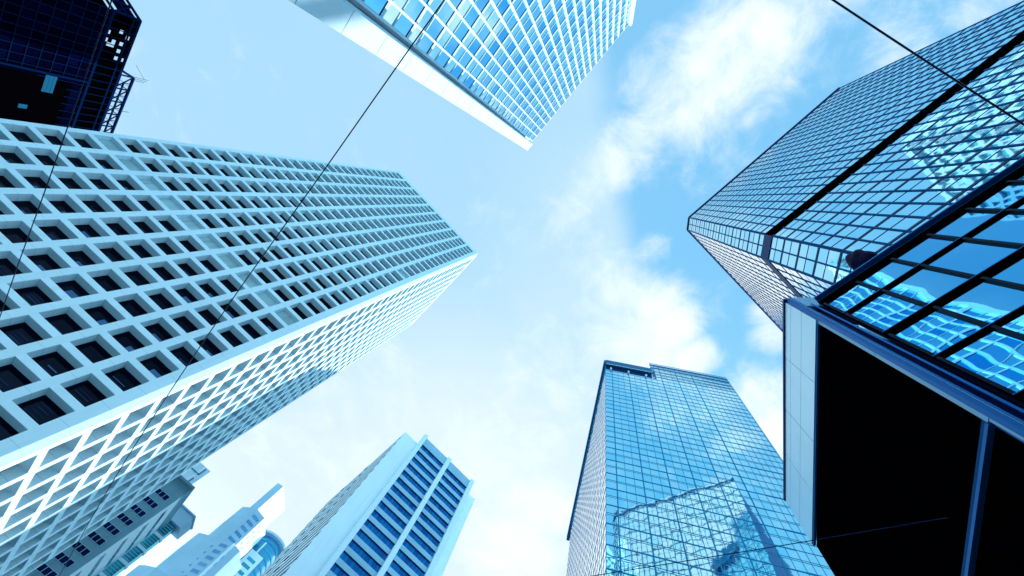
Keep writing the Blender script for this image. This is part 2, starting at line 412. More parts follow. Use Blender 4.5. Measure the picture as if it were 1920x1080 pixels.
# ------------------------------------------------------------------ right polygonal tower
def faceted_tower():
    t = thing('office_tower', 'dark framed blue glass tower with cut corner and one dark louvre band', 'tower', (34, 4, 0))
    A = Vector((14.66, 3.105)); B = Vector((14.64, 5.24)); C1 = Vector((34.2, -16.2)); C2 = Vector((33.3, 23.25)); Hh = 79.2  # corners and heights scaled about the camera, for the blue tower's reflection
    st = 2.888; base = 35.14; lo = -CAMZ
    floors = [base + st * n for n in range(-12, 16) if base + st * n < Hh - .6 and base + st * n > -1]
    def wall(P0, P1, nout, cw, off, ptn, glass):
        pr = .022 if ptn else .035
        d = (P1 - P0); Lw = d.length; f = Face(P0.x, P0.y, math.degrees(math.atan2(d.y, d.x))); 
        if f.n.dot(nout) < 0: f.n = -f.n
        n = max(2, round(Lw / cw)); ss = [Lw * i / n for i in range(n + 1)]
        hs = []
        for h in floors: hs += [h, h + 1.5]
        hs = sorted(set(hs + [Hh]))
        it = [(q, m_, e) for (q, m_, e) in curtain(t, f, ss, hs, 0, .0012, keep=lambda s, h: not (40.5 < h < 42.4))]
        fr = MB(); hz = MB()
        for i, s in enumerate(ss):
            wv = .05 if 0 < i < n else .1
            f.box(fr, max(0, s - wv), min(Lw, s + wv), -.02, pr + .02, lo, Hh)
        for h in floors: f.box(hz, 0, Lw, -.01, pr - .01, h - .13, h + .115)
        for h in floors: f.box(hz, 0, Lw, -.01, pr - .015, h + 1.475, h + 1.53)
        f.box(hz, 0, Lw, -.01, .15, Hh - .3, Hh + .05)
        merge(fr, hz).build('facade_grid', ['blue_frame', 'blue_frame' if ptn else 'navy_frame'], t)
        m = MB(); f.box(m, 0, Lw, -.3, pr + .03, 40.65, 42.5); m.build('louvre_band', 'black_cladding' if not ptn and nout.y < 0 else 'navy_frame', t)
        return it, f
    cen = Vector((50, 5))
    i1, _ = wall(A, C1, Vector((-1, -1)), 1.0, 0, 0, 0)
    i2, _ = wall(A, B, Vector((-1, 0)), 1.07, 0, 0, 1)
    i3, _ = wall(B, C2, Vector((-1, 1)), 1.035, 0, 1, 1)
    windows(t, 'window', i1, ['mirror_light'], 100)
    windows(t, 'window', i2, ['mirror_light'], 30); windows(t, 'window', i3, ['mirror_cloudlit'], 60)
    b = MB()
    ins = .35
    pts = [(A.x + ins, A.y + .1), (C1.x + .2, C1.y + .5), (56, 4), (C2.x + .2, C2.y - .5), (B.x + ins, B.y - .1)]
    b.prism(pts, 0, Hh - .4 + CAMZ); b.build('wall', 'navy_frame', t)
faceted_tower()

# ------------------------------------------------------------------ near glass and panel block (bottom right)
def near_block():
    t = thing('office_block', 'near block with big dark framed mirror panes, pale parapet and black end wall', 'building', (20, 8, 0))
    c0 = Vector((8.5, 4.46)); hd = 80.3; Hh = 20.7
    f = Face(c0.x, c0.y, hd); f.n = Vector((math.cos(R(170.3)), math.sin(R(170.3))))
    # parapet panels: three columns by rows down the top band, 3 m high
    hb = 17.7; Lw = 11.0
    cols = [.12, 2.84, 5.6, 8.15, Lw]; rows = [hb, 18.97, 20.05, Hh - .04]
    for i in range(4):
        for j in range(3):
            m = MB(); f.box(m, cols[i] + (.012 if i else 0), cols[i + 1] - .012, 0, .06, rows[j] + (.012 if j else 0), rows[j + 1] - .012); m.build('parapet_panel', 'parapet_panel', t)
    m = MB(); f.box(m, .05, Lw, -.12, -.002, hb, Hh - .06); m.build('panel_backing', 'navy_metal', t)
    m = MB(); f.box(m, -.02, Lw + .02, -.3, .11, Hh - .035, Hh + .12); m.build('coping', 'navy_metal', t)
    m = MB(); f.box(m, .26, Lw + .02, -.05, .02, hb - .09, hb - .005); m.build('panel_trim', 'blue_metal', t)
    # black wall
    m = MB(); f.box(m, .25, Lw - .01, -.25, -.1, -CAMZ, hb - .09); m.build('end_wall', 'black_cladding', t)
    # light corner strip in lengths
    for a, b in ((-CAMZ, 3.9), (3.93, 9.9), (9.93, 14.0), (14.03, hb - .01)):
        m = MB(); f.box(m, .13, .25 if a > 9 else .2, -.2, .0, a, b); m.build('corner_strip', 'light_metal', t)
    m = MB(); f.box(m, .26, Lw, -.1, -.02, 10.0, 10.11); m.build('string_course', 'blue_frame', t)
    m = MB(); f.box(m, .26, Lw, -.1, .035, 9.86, 9.95); m.build('string_course', 'blue_metal', t)
    # corner pier: runs from the black wall to the glass
    g = Face(9.07, 4.15, -43.5); g.n = Vector((math.cos(R(226.5)), math.sin(R(226.5))))
    def azp(az, dist):      # point on a line parallel to the glass, seen at azimuth az
        dr = Vector((math.cos(R(az)), math.sin(R(az)))); o = g.o + g.n * dist
        k = o.dot(g.n) / dr.dot(g.n); return dr * k
    A = c0.copy(); B = azp(26.64, .18); B2 = azp(26.64, -.25); Cc = azp(25.84, -.25); C2 = azp(25.84, .02); D = azp(25.5, .02)
    mb = MB()
    Am = A + f.t * .125
    mb.prism([tuple(Am), tuple(A), tuple(A.lerp(B, .35) - g.n * -.05), tuple(A.lerp(B, .65)), tuple(B), tuple(B2 - g.n * .5), tuple(Am - g.n * .8 + f.t * .2)], 0, Hh + CAMZ - .02); mb.build('corner_pier', 'blue_metal', t)
    mb = MB(); mb.prism([tuple(A.lerp(B, .52) + g.n * .012), tuple(A.lerp(B, .60) + g.n * .03), tuple(A.lerp(B, .68) + g.n * .012), tuple(A.lerp(B, .6) - g.n * .1)], 0, Hh + CAMZ - .08); mb.build('pier_bead', 'light_metal', t)
    mb = MB(); mb.prism([tuple(B2), tuple(Cc), tuple(Cc - g.n * .3), tuple(B2 - g.n * .3)], 0, 19.6 + CAMZ); mb.build('recess', 'navy_metal', t)
    mb = MB(); mb.prism([tuple(Cc), tuple(C2), tuple(D), tuple(D - g.n * .3), tuple(Cc - g.n * .1)], 0, 19.3 + CAMZ); mb.build('pier_edge', 'blue_metal', t)
    # glass facade
    ss = [0.05 + 1.365 * k for k in range(26)]; hs = [18.9]; h = 17.1
    lines = [(18.9, .2)]
    k = 0
    while h > -1.6:
        hs.append(h); lines.append((h, .05 if k % 2 == 0 else .13)); h -= 2.13 if k % 2 else 2.42; k += 1
    hs = sorted(hs)
    it = curtain(t, g, ss, hs, -.06, .0022)
    windows(t, 'window', it, ['mirror_teal'], 90)
    fr = MB()
    for i, s in enumerate(ss):
        g.box(fr, s - .045, s + .045, -.1, .03, -CAMZ, 18.9)
    fr.build('mullion', 'black_frame', t)
    fr = MB()
    for h, wd in lines: g.box(fr, 0, ss[-1], -.1, .035, h - wd, h + wd * .75)
    fr.build('transom', 'black_cladding', t)
    fr = MB()
    for h, wd in lines: g.box(fr, 0, ss[-1], .03, .04, h + wd * .75 - .03, h + wd * .75)
    fr.build('transom_edge', 'blue_metal', t)
    m = MB(); g.box(m, .0, ss[-1], -.3, .2, 19.16, 19.24); m.build('coping', 'blue_metal', t)
    # mass behind
    q0 = Vector(g.xy(.02, -.35)); q1 = Vector(g.xy(34.9, -.35))
    m = MB(); m.prism([tuple(q0), tuple(q1), tuple(q1 + Vector((2.2, 2.2))), (13.2, 6.2)], 0, 19.0 + CAMZ); m.build('wall', 'navy_frame', t)
    c1 = Vector(f.xy(Lw - .02, -.26)); a1 = Vector(f.xy(.4, -.26))
    m = MB(); m.prism([tuple(a1), tuple(a1 + Vector((4.2, 1.1))), tuple(c1 + Vector((5, -1))), tuple(c1)], 0, Hh - .1 + CAMZ); m.build('wall', 'light_metal', t)
    # return wall above the glass roof
    m = MB(); m.prism([tuple(B), tuple(B2 + Vector((2.6, -.35))), tuple(B2 + Vector((2.9, .5))), tuple(Vector(f.xy(.7, -.4)))], 19.0 + CAMZ, Hh - .12 + CAMZ); m.build('return_wall', 'light_metal', t)
near_block()

# ------------------------------------------------------------------ top tower with white fins
def finned_tower():
    t = thing('office_tower', 'glass tower with thin white vertical fins and a broad white end blade', 'tower', (-2, -34, 0))
    Hh = 94.0
    nv = Vector((math.cos(R(42.6)), math.sin(R(42.6)))); o = nv * -19.66
    tv = Vector((math.cos(R(-47.4)), math.sin(R(-47.4))))
    f = Face(o.x, o.y, -47.4); f.n = nv; off = -1.95        # s measured from the foot of the normal
    cw = 1.45; n = 19
    ss = [off] + [off + 1.25 + cw * k for k in range(n)] ; end = ss[-1]
    r0 = 19.85
    st = 3.97; hs = []; lines = []; strips = []; alt = []
    h = 1.441 * r0 - st * 8
    base = h
    levels = []
    while h < Hh - 1:
        if h > -1.5: levels.append(h)
        h += st
    hh = []
    for h in levels: hh += [(h, h + 2.02, 0), (h + 2.42, h + st, 1)]
    fins = MB(); drk = MB(); stp = MB(); items = []
    for i in range(len(ss) - 1):
        for a, b, k in hh:
            if a > Hh - 1.6: continue
            b = min(b, Hh - .6)
            items.append((f.pane(ss[i], ss[i + 1], a, b, -.05, .0016), k, []))
    for h in levels:
        f.box(drk, off, end, -.1, -.02, h - .03, h + .05)
        f.box(drk, off, end, -.1, -.02, h + 1.98, h + 2.06)
        f.box(stp, off, end, -.1, .0, h + 2.06, h + 2.40)
        f.box(stp, off, end, -.02, .02, h + 2.19, h + 2.24)
        f.box(stp, off, end, -.1, .02, h - .14, h - .05)
    for i, s in enumerate(ss):
        f.box(stp, s - .04, s + .04, -.1, .02, -CAMZ, Hh - .2)
    merge(stp, drk).build('facade_grid', ['white_frame', 'navy_frame'], t)
    windows(t, 'window', items, ['mirror_deep', 'mirror_light'], 100)
    for i, s in enumerate(ss):
        b = MB(); f.box(b, s - .085, s + .085, -.1, .16, -CAMZ, Hh + .15); b.build('fin', 'white_frame', t)
    m = MB(); f.box(m, off, end, -.6, -.12, -CAMZ, Hh - .3); m.build('backing', 'navy_frame', t)
    m = MB(); f.box(m, off - 2.2, end, -22, -.62, -CAMZ, Hh - .3); m.build('wall', 'pale_wall', t)
    m = MB(); f.box(m, end - .2, end + .3, -3, .5, -CAMZ, Hh + .5); m.build('end_fin', 'white_frame', t)
    # recessed slot, its blue painted for the blade's shaded return, and white blade
    m = MB(); f.box(m, off - .44, off - .06, -1.1, -.9, -CAMZ, 92); m.build('slot', 'blue_frame', t)
    hgt = 90.0; z = -CAMZ; k = 0
    while z < hgt:
        z1 = min(hgt, z + 3.97)
        m = MB(); f.box(m, off - 1.93, off - .41, -2.2, 1.44, z, z1 - (.06 if z1 < hgt else 0)); m.build('blade_panel', 'blade_white', t)
        z = z1; k += 1
    m = MB(); f.box(m, off - 1.99, off - .5, -2.2, -1.9, -CAMZ, hgt - .4); m.build('blade_edge', 'blue_frame', t)
finned_tower()

# ------------------------------------------------------------------ blue glass tower (bottom right of centre)
def blue_tower():
    t = thing('office_tower', 'sky blue mirror glass tower with a dark teal cornice on its left corner', 'tower', (15, 53, 0))
    K = .77; f = Face(2.87 * K, 45.92 * K, 7.5); f.n = Vector((math.cos(R(-82.5)), math.sin(R(-82.5))))  # whole tower scaled about the camera to shorten its shadow on the blade
    g = Face(2.87 * K, 45.92 * K, 97.6); g.n = Vector((math.cos(R(187.6)), math.sin(R(187.6))))
    for w_ in (f, g):
        w_.n = w_.n * K; w_.t = w_.t * K
        w_.p = (lambda w_: lambda s, d, h: (lambda q: Vector((q.x, q.y, h * K + CAMZ)))(w_.o + w_.t * s + w_.n * d))(w_)
    st = 4.02; base = 51.7
    ss = [0, 1.89] + [1.89 + 1.53 * k for k in range(1, 18)]; x1 = ss[-1]
    ss2 = [x1 + 1.27 * k for k in range(0, 7)]; end = ss2[-1]
    levels = [base + st * n for n in range(-13, 18) if base + st * n > -1]
    hs = []
    for h in levels: hs += [h, h + 1.85, h + 2.2]
    top = lambda s: 110.6 if s < 13.2 else 121.0
    items = []
    for seg, mi in ((ss, 0), (ss2, 1)):
        for i in range(len(seg) - 1):
            tp = top(seg[i])
            for j in range(len(hs) - 1):
                if hs[j] > tp - .3: continue
                items.append((f.pane(seg[i], seg[i + 1], hs[j], min(hs[j + 1], tp), 0, .0022), mi, []))
    windows(t, 'window', items, ['mirror_sky', 'mirror_pale'], 100)
    gs = [57.0 * i / 34 for i in range(35)]
    it = []
    for i in range(34):
        for j in range(len(hs) - 1):
            if hs[j] < 112: it.append((g.pane(gs[i], gs[i + 1], hs[j], min(hs[j + 1], 114), 0, .002), 0, []))
    windows(t, 'window', it, ['mirror_cloudlit'], 40)
    v = MB(); v2 = MB()
    for i, s in enumerate(ss):
        big = i in (1,) or (i > 1 and (i - 1) % 3 == 0)
        tp = top(s + .1)
        f.box(v if big else v2, s - (.09 if big else .035), s + (.09 if big else .035), -.05, .07 if big else .03, -CAMZ / K, tp)
    for s in ss2[1:]: f.box(v2, s - .025, s + .025, -.05, .04, -CAMZ / K, 121)
    hz = MB(); hp = MB()
    for h in levels:
        e0 = 0 if h < 110 else 13.2
        f.box(hz, e0, x1, -.05, .04, h - .13, h + .09)
        f.box(hz, e0, x1, -.05, .02, h + 1.82, h + 1.90); f.box(hz, e0, x1, -.05, .025, h + 2.16, h + 2.27)
        if levels.index(h) % 2: f.box(hz, x1 + .05, end, -.05, .05, h - .16, h + .12)
        else: f.box(hp, x1 + .05, end, -.05, .05, h - .04, h + .04)
        f.box(hp, x1 + .05, end, -.05, .04, h + 1.83, h + 1.88); f.box(hp, x1 + .05, end, -.05, .04, h + 2.17, h + 2.22)
    # open crown rails
    for k in range(9): f.box(hp, 13.2, end, -.05, .05, 112.4 + k * 1.0, 112.47 + k * 1.0)
    for h in (118.6, 120.9): f.box(hp, 13.2, end, -.3, .12, h, h + .22)
    merge(v, v2, hz, hp).build('facade_grid', ['grid_blue', 'grid_blue', 'grid_blue', 'grid_blue'], t)
    gz = MB()
    for h in levels:
        if h < 113:
            g.box(gz, 0, 57, -.05, .03, h - .14, h + .12); g.box(gz, 0, 57, -.05, .02, h + 2.1, h + 2.2)
    gv = MB()
    for s in gs: g.box(gv, s, s + .1, -.05, .025, -CAMZ / K, 114)
    merge(gv, gz).build('facade_grid', ['grid_blue', 'grid_blue'], t)
    m = MB(); f.box(m, -.02, 13.1, -.2, .55, 113.2, 116.6); m.build('cornice', 'teal_cornice', t)
    m = MB(); f.box(m, .3, 13.1, -.4, -.1, 110.6, 113.2); m.build('cornice', 'navy_frame', t)
    m = MB(); f.box(m, .1, 13.1, .56, .62, 113.5, 113.7); m.build('cornice_rail', 'white_frame', t)
    for s in (1.3, 6.2, 11.0):
        m = MB(); f.box(m, s, s + .45, -.1, .5, 110.5, 111.5); m.build('bracket', 'white_frame', t)
    m = MB(); g.box(m, -.3, 66, -.6, .45, 114.6, 116.6); m.build('cornice', 'teal_cornice', t)
    b = MB(); b.prism([f.xy(.15, -.2), f.xy(end - .1, -.2), f.xy(end - .1, -57), f.xy(.15, -57)], 0, 110.5 * K + CAMZ); b.build('wall', 'navy_frame', t)
    b = MB(); b.prism([f.xy(13.3, -.25), f.xy(end - .1, -.25), f.xy(end - .1, -40), f.xy(13.3, -40)], 110.4 * K + CAMZ, 118 * K + CAMZ); b.build('roof_plant', 'mirror_pale', t)
    m = MB(); f.box(m, end - .1, end + .1, -57, .12, -CAMZ / K, 121.2); m.build('edge_fin', 'light_metal', t)
blue_tower()

# ------------------------------------------------------------------ banded tower (bottom centre)
def banded_tower():
    t = thing('office_tower', 'white tower with two bays of blue strip windows between pale fins, bottom centre', 'tower', (-90, 110, 0))
    K = 1.303; D = 99.6 * K; nv = Vector((math.cos(R(-45)), math.sin(R(-45)))); o = -nv * D  # tower scaled about the camera to set its shadow on the grid tower
    f = Face(o.x, o.y, 45); f.n = nv * K; f.t = f.t * K
    _b = f.box; f.p = lambda s, d, h: (lambda q: Vector((q.x, q.y, h * K + CAMZ)))(f.o + f.t * s + f.n * d)
    top = 123.0; pit = 3.6
    for a, b in ((17.35, 27.8), (29.35, 39.5)):
        sp = MB(); f.box(sp, a, b, -.9, -.05, 118.4, 122.2); n = 0
        h = 118.4
        items = []
        while h > 0:
            h0 = h - 2.1; f.box(sp, a, b, -.9, -.05, h - 3.6, h0)
            w0 = a; 
            for q in range(9):
                w1 = w0 + (b - a) / 9
                items.append((f.pane(w0 + .05, w1 - .05, h0, h, -.45, .004), 0, [])); w0 = w1
            h -= 3.6
        sp.build('spandrel', 'grey_spandrel', t)
        sp = MB(); f.box(sp, a, b, -.88, -.5, 0, 118.3); sp.build('backing', 'navy_frame', t)
        windows(t, 'window', items, ['band_glass'], 50)
        hd = MB(); h = 118.4
        while h > 0: f.box(hd, a, b, -.45, -.12, h - .14, h); h -= 3.6
        hd.build('window_head', 'navy_frame', t)
    for a, b, hh in ((15.9, 17.35, top), (27.8, 29.35, top - .2), (39.5, 41.1, top)):
        m = MB(); f.box(m, a, b, -1.2, .5, -CAMZ / K, hh); m.build('fin', 'white_panel', t)
    m = MB(); f.box(m, 16.2, 40.8, -30, -.95, -CAMZ / K, 122.0); m.build('wall', 'pale_wall', t)
    s0 = 10.1
    m = MB(); f.box(m, s0, 15.9, -52, -.6, -CAMZ / K, 117.5); m.build('wall', 'pale_wall', t)
    m = MB(); f.box(m, 41.1, 44.6, -52, -.6, -CAMZ / K, 117.5); m.build('wall', 'pale_wall', t)
    # stepped side with slab edges and ribbon windows
    for k, (d0, d1, hh, ex) in enumerate(((-22, -1.2, 117.3, .0), (-37, -22, 117.0, .16), (-50, -37, 116.6, .32))):
        sl = MB(); dk = MB(); h = 116.0
        f.box(sl, s0 - .1 - ex, s0, d0, d1, 115.2, hh)
        while h > 0:
            f.box(sl, s0 - .1 - ex, s0, d0, d1, h - 4.2, h - 2.5)
            f.box(dk, s0 - .04 - ex, s0, d0, d1, h - 2.5, h - .6); h -= 3.6
        sl.build('spandrel', 'pale_wall', t); dk.build('ribbon_window', 'black_frame', t)
banded_tower()

# ------------------------------------------------------------------ dark tower (top left)
def dark_tower():
    t = thing('office_tower', 'near black glass tower with open lattice crown behind the white grid tower', 'tower', (-145, -42, 0))
    f = Face(-115.5, -42.3, 132.6); f.n = Vector((math.cos(R(42.6)), math.sin(R(42.6))))
    Hh = 100.0; Lw = 34
    # lower curtain wall
    ss = [2.05 * i for i in range(0, 17)]; hs = [93.6 - 2.5 * i for i in range(0, 38)][::-1]
    items = []
    for i in range(16):
        for j in range(37):
            mi = 0
            if not (ss[i] < 18.5 or hs[j] > 91): continue
            items.append((f.pane(ss[i], ss[i + 1], hs[j], hs[j + 1], -.2, .001), mi, []))
    windows(t, 'window', items, ['dark_curtain'], 60)
    v = MB(); h_ = MB()
    for s in ss: f.box(v, s - .07, s + .07, -.2, .02, 0 if s < 18.6 else (84 if s < 22 else 90), Hh)
    for h in hs:
        f.box(h_, 0, 19.2 if h < 92 else Lw, -.2, .0, h - .08, h + .08)
    merge(v, h_).build('facade_grid', ['grid_line', 'grid_line'], t)
    m = MB(); f.box(m, 19.2, 19.6, -.2, .25, 0, 94); m.build('mullion', 'grid_line', t)
    m = MB(); f.box(m, .5, Lw, -20, -.25, -CAMZ, 93.5); m.build('wall', 'black_cladding', t)
    # matte window panes, sky reflection painted into their colour
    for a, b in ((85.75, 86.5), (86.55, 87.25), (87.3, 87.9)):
        m = MB(); m.quad(*f.pane(19.9, 24.4, a - .2, b - .2, .03)); m.build('window', 'reflection_pane', t, label='window pane in the black wall, sky reflection painted in')
    m = MB(); m.quad(*f.pane(28.6, 29.7, 82.4, 84.0, .03)); m.build('window', 'reflection_pane', t, label='small window pane low in the black wall, sky reflection painted in')
    # crown: glazed screen with holes in its inner wall
    m = MB(); f.box(m, 0, Lw, -.3, .1, 99.5, 100); f.box(m, 0, Lw, -.15, .06, 98.2, 98.5); f.box(m, 0, Lw, -.3, .1, 93.6, 94.1)
    m.build('crown_rail', 'grid_line', t)
    m = MB(); random.seed(3)
    s = 0
    while s < Lw:
        h = 94.1
        while h < 99.4:
            if random.random() < (.9 if 3 < s < 12 else 1.1): f.box(m, s, s + 1.0, -.5, -.4, h, h + .85)
            h += .85
        s += 1.0
    m.build('crown_screen', 'black_cladding', t)
    # chamfer return at the near end
    c = Face(-115.5, -42.3, 60.2 + 180); c.n = Vector((math.cos(R(-29.8)), math.sin(R(-29.8))))
    m = MB()
    c.box(m, 0, 14, -.3, .1, 99.5, 100); c.box(m, 0, 14, -.3, .1, 96.6, 96.9); c.box(m, 0, 14, -.3, .1, 93.6, 94.0)
    for k in range(5): c.box(m, k * 3.2, k * 3.2 + .4, -.3, .1, 93.6, 100)
    for k in range(4): m.tube([c.p(k * 3.2 + .2, -.1, 94), c.p(k * 3.2 + 3.4, -.1, 99.7)], .16)
    m.build('crown_rail', 'grid_line', t)
    m = MB(); c.box(m, 0, 14, -.6, -.4, 95.6, 99.2); m.build('crown_screen', 'dark_curtain', t)
    m = MB(); c.box(m, .3, 14, -12, -.7, -CAMZ, 93.5); m.build('wall', 'black_cladding', t)
    # roof frame of steelwork
    m = MB(); 
    for h, s0, s1, r in ((103.6, 15.6, 36, .35), (101.8, 17.5, 36, .22), (100.4, 15.6, 36, .25)): m.tube([f.p(s0, -.6, h), f.p(s1, -.6, h)], r)
    m.tube([f.p(15.6, -.6, 103.6), f.p(14.4, -.6, 100.2)], .3)
    for k in range(6):
        s = 15.6 + k * 4.0; m.tube([f.p(s, -.6, 100), f.p(s, -.6, 103.7)], .2); m.tube([f.p(s, -.6, 103.5), f.p(s + 3.8, -.6, 100.2)], .16)
        m.tube([f.p(s, -3.5, 100), f.p(s, -3.5, 102.6)], .14); m.tube([f.p(s, -3.5, 102.6), f.p(s, -.6, 103.6)], .12)
        m.tube([f.p(s + 2, -.6, 101.8), f.p(s + 2, -.6, 103.6)], .1); m.tube([f.p(s + 1.2, -.6, 100.2), f.p(s + 2.8, -.6, 103.4)], .07)
    m.tube([f.p(15.6, -3.5, 102.6), f.p(36, -3.5, 102.6)], .16)
    m.build('roof_truss', 'steel', t)
    m = MB()
    for k in range(3): m.tube([f.p(15.2 + k * .3, -.4 + k * .3, 103.5), f.p(14.6 + k * .5, .6, 106.2 - k * .4)], .05)
    m.tube([f.p(15.0, -.2, 105.8), f.p(11.4, .2, 102.2)], .04); m.tube([f.p(26, -.3, 103.6), f.p(25.6, .2, 105.0)], .06)
    m.build('aerial', 'steel', t)
dark_tower()

# ------------------------------------------------------------------ far buildings at bottom left
def pol(az, r): return Vector((r * math.cos(R(az)), r * math.sin(R(az))))
def window_grid(root, f, cols, hs, hh, m, depth=.25, name='window', frame=None, split=1):
    for (s0, s1) in cols:
        for h in hs:
            b = MB(); b.quad(*f.pane(s0, s1, h, h + hh, .03)); wo = b.build(name, m, root)
            if frame:
                b = MB()
                for k in range(split + 1):
                    s = s0 + (s1 - s0) * k / split; f.box(b, s - .07, s + .07, .031, .12, h, h + hh)
                f.box(b, s0, s1, .035, .10, h + hh - .1, h + hh + .02); f.box(b, s0, s1, .035, .10, h - .02, h + .08)
                sub(b, 'window_frame', frame, wo, root)
def grey_building():
    a = pol(144.45, 150.6); t = thing('office_building', 'grey concrete building with dark windows and flared cornice beside the white grid tower', 'building', (a.x - 10, a.y + 5, 0))
    f = Face(a.x, a.y, 223); f.n = Vector((math.cos(R(-47)), math.sin(R(-47))))
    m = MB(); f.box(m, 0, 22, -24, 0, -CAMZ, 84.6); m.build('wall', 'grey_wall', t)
    m = MB()
    prof = [(0, 84.6), (.15, 85.2), (.5, 85.8), (1.1, 86.4), (1.9, 86.9), (2.1, 87.5)]
    for (e0, z0), (e1, z1) in zip(prof, prof[1:]):
        m.quad(f.p(0 - e0 * .3, e0, z0), f.p(22, e0, z0), f.p(22, e1, z1), f.p(0 - e1 * .3, e1, z1))
        m.quad(f.p(-e0 * .3, -24, z0), f.p(-e0 * .3, e0, z0), f.p(-e1 * .3, e1, z1), f.p(-e1 * .3, -24, z1))
    m.quad(f.p(-.63, -24, 87.5), f.p(22, -24, 87.5), f.p(22, 2.1, 87.5), f.p(-.63, 2.1, 87.5)); m.build('cornice', 'grey_wall', t)
    hs = [80.5 - 3.42 * k for k in range(16)]
    window_grid(t, f, [(1.75, 6.1), (9.5, 13.8)], hs, 1.75, 'navy_pane', frame='soft_wall', split=3)
    g = Face(a.x, a.y, 133); g.n = Vector((math.cos(R(43)), math.sin(R(43))))
    m = MB(); g.box(m, .3, 23.8, .0, .06, -CAMZ, 84.4); m.build('sunlit_side', 'white_panel', t)  # white sheet over the grey body: sunlight on this side put into colour
    for k in range(14):
        m = MB(); g.box(m, 4, 20, .05, .12, 80 - 3.42 * k * 1.6, 81.4 - 3.42 * k * 1.6); m.build('window', 'navy_pane', t)
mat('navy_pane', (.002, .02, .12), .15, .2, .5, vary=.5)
grey_building()
def bay_building():
    a = pol(141.9, 173.5); t = thing('office_building', 'pale building with stacked teal bay windows, right of the grey concrete building', 'building', (a.x - 8, a.y + 6, 0))
    f = Face(a.x, a.y, 225); f.n = Vector((math.cos(R(-45)), math.sin(R(-45))))
    m = MB(); f.box(m, 0, 14, -18, 0, -CAMZ, 91.5); m.build('wall', 'white_panel', t)
    g = Face(a.x, a.y, 135); g.n = Vector((math.cos(R(45)), math.sin(R(45))))
    # projecting bays on the front
    st = 5.2
    for k in range(11):
        h1 = 89.0 - st * k; h0 = h1 - st + .9
        m = MB(); m.prism([f.xy(-.4, 0), f.xy(.2, 1.6), f.xy(5.6, 1.6), f.xy(6.2, 0)], h0 + CAMZ, h1 + CAMZ); wo = m.build('bay_window', 'bay_glass', t)
        b = MB()
        for q in range(5): f.box(b, .2, 5.6, 1.58, 1.68, h0 + .4 + q * .8, h0 + .5 + q * .8)
        sub(b, 'glazing_bar', 'light_metal', wo, t)
        m = MB(); m.prism([f.xy(-.6, 0), f.xy(.1, 1.8), f.xy(5.7, 1.8), f.xy(6.4, 0)], h0 - .9 + CAMZ, h0 - .004 + CAMZ); m.build('bay_sill', 'white_panel', t)
    m = MB(); m.prism([f.xy(-3.0, -3), f.xy(-1.0, 2.8), f.xy(6.4, 2.8), f.xy(6.4, -3)], 89.1 + CAMZ, 94.0 + CAMZ); m.build('roof_cap', 'soft_wall', t)
    m = MB(); m.prism([f.xy(-3.4, -3.2), f.xy(-1.3, 3.3), f.xy(6.6, 3.3), f.xy(6.6, -3.2)], 94.0 + CAMZ, 94.5 + CAMZ); m.build('roof', 'soft_wall', t)
    m = MB(); f.box(m, 6.5, 9.3, .0, .5, -CAMZ, 90); m.build('pilaster', 'white_panel', t)
bay_building()
def roof_frame():
    a = pol(146.2, 172); t = thing('billboard_frame', 'pale rooftop billboard frame with dark L shaped struts, above the grey building', 'frame', (a.x, a.y, 95))
    f = Face(a.x, a.y, 225); f.n = Vector((math.cos(R(-45)), math.sin(R(-45))))
    m = MB()
    for i in range(4):
        for j in range(2): f.box(m, -4 + 2.6 * i, -4 + 2.6 * i + 2.5, -.3, 0, 98 + 5.2 * j, 98 + 5.2 * j + 5.1)
    m.build('panel', 'white_panel', t)
    m = MB()
    for h in (99.5, 104.5): 
        f.box(m, -2.5, 2.6, .02, .3, h, h + .35); f.box(m, -2.5, -2.15, .02, .3, h, h + 3.2)
    m.build('strut', 'far_glass', t)
    m = MB(); f.box(m, -3, -2.6, -1, -.4, 84, 98); f.box(m, 3, 3.4, -1, -.4, 84, 98); m.build('leg', 'steel', t)
roof_frame()
def polyprism(t, name, pts, h0, h1, m):
    b = MB(); b.prism([tuple(p) for p in pts], h0 + CAMZ, h1 + CAMZ); return b.build(name, m, t)
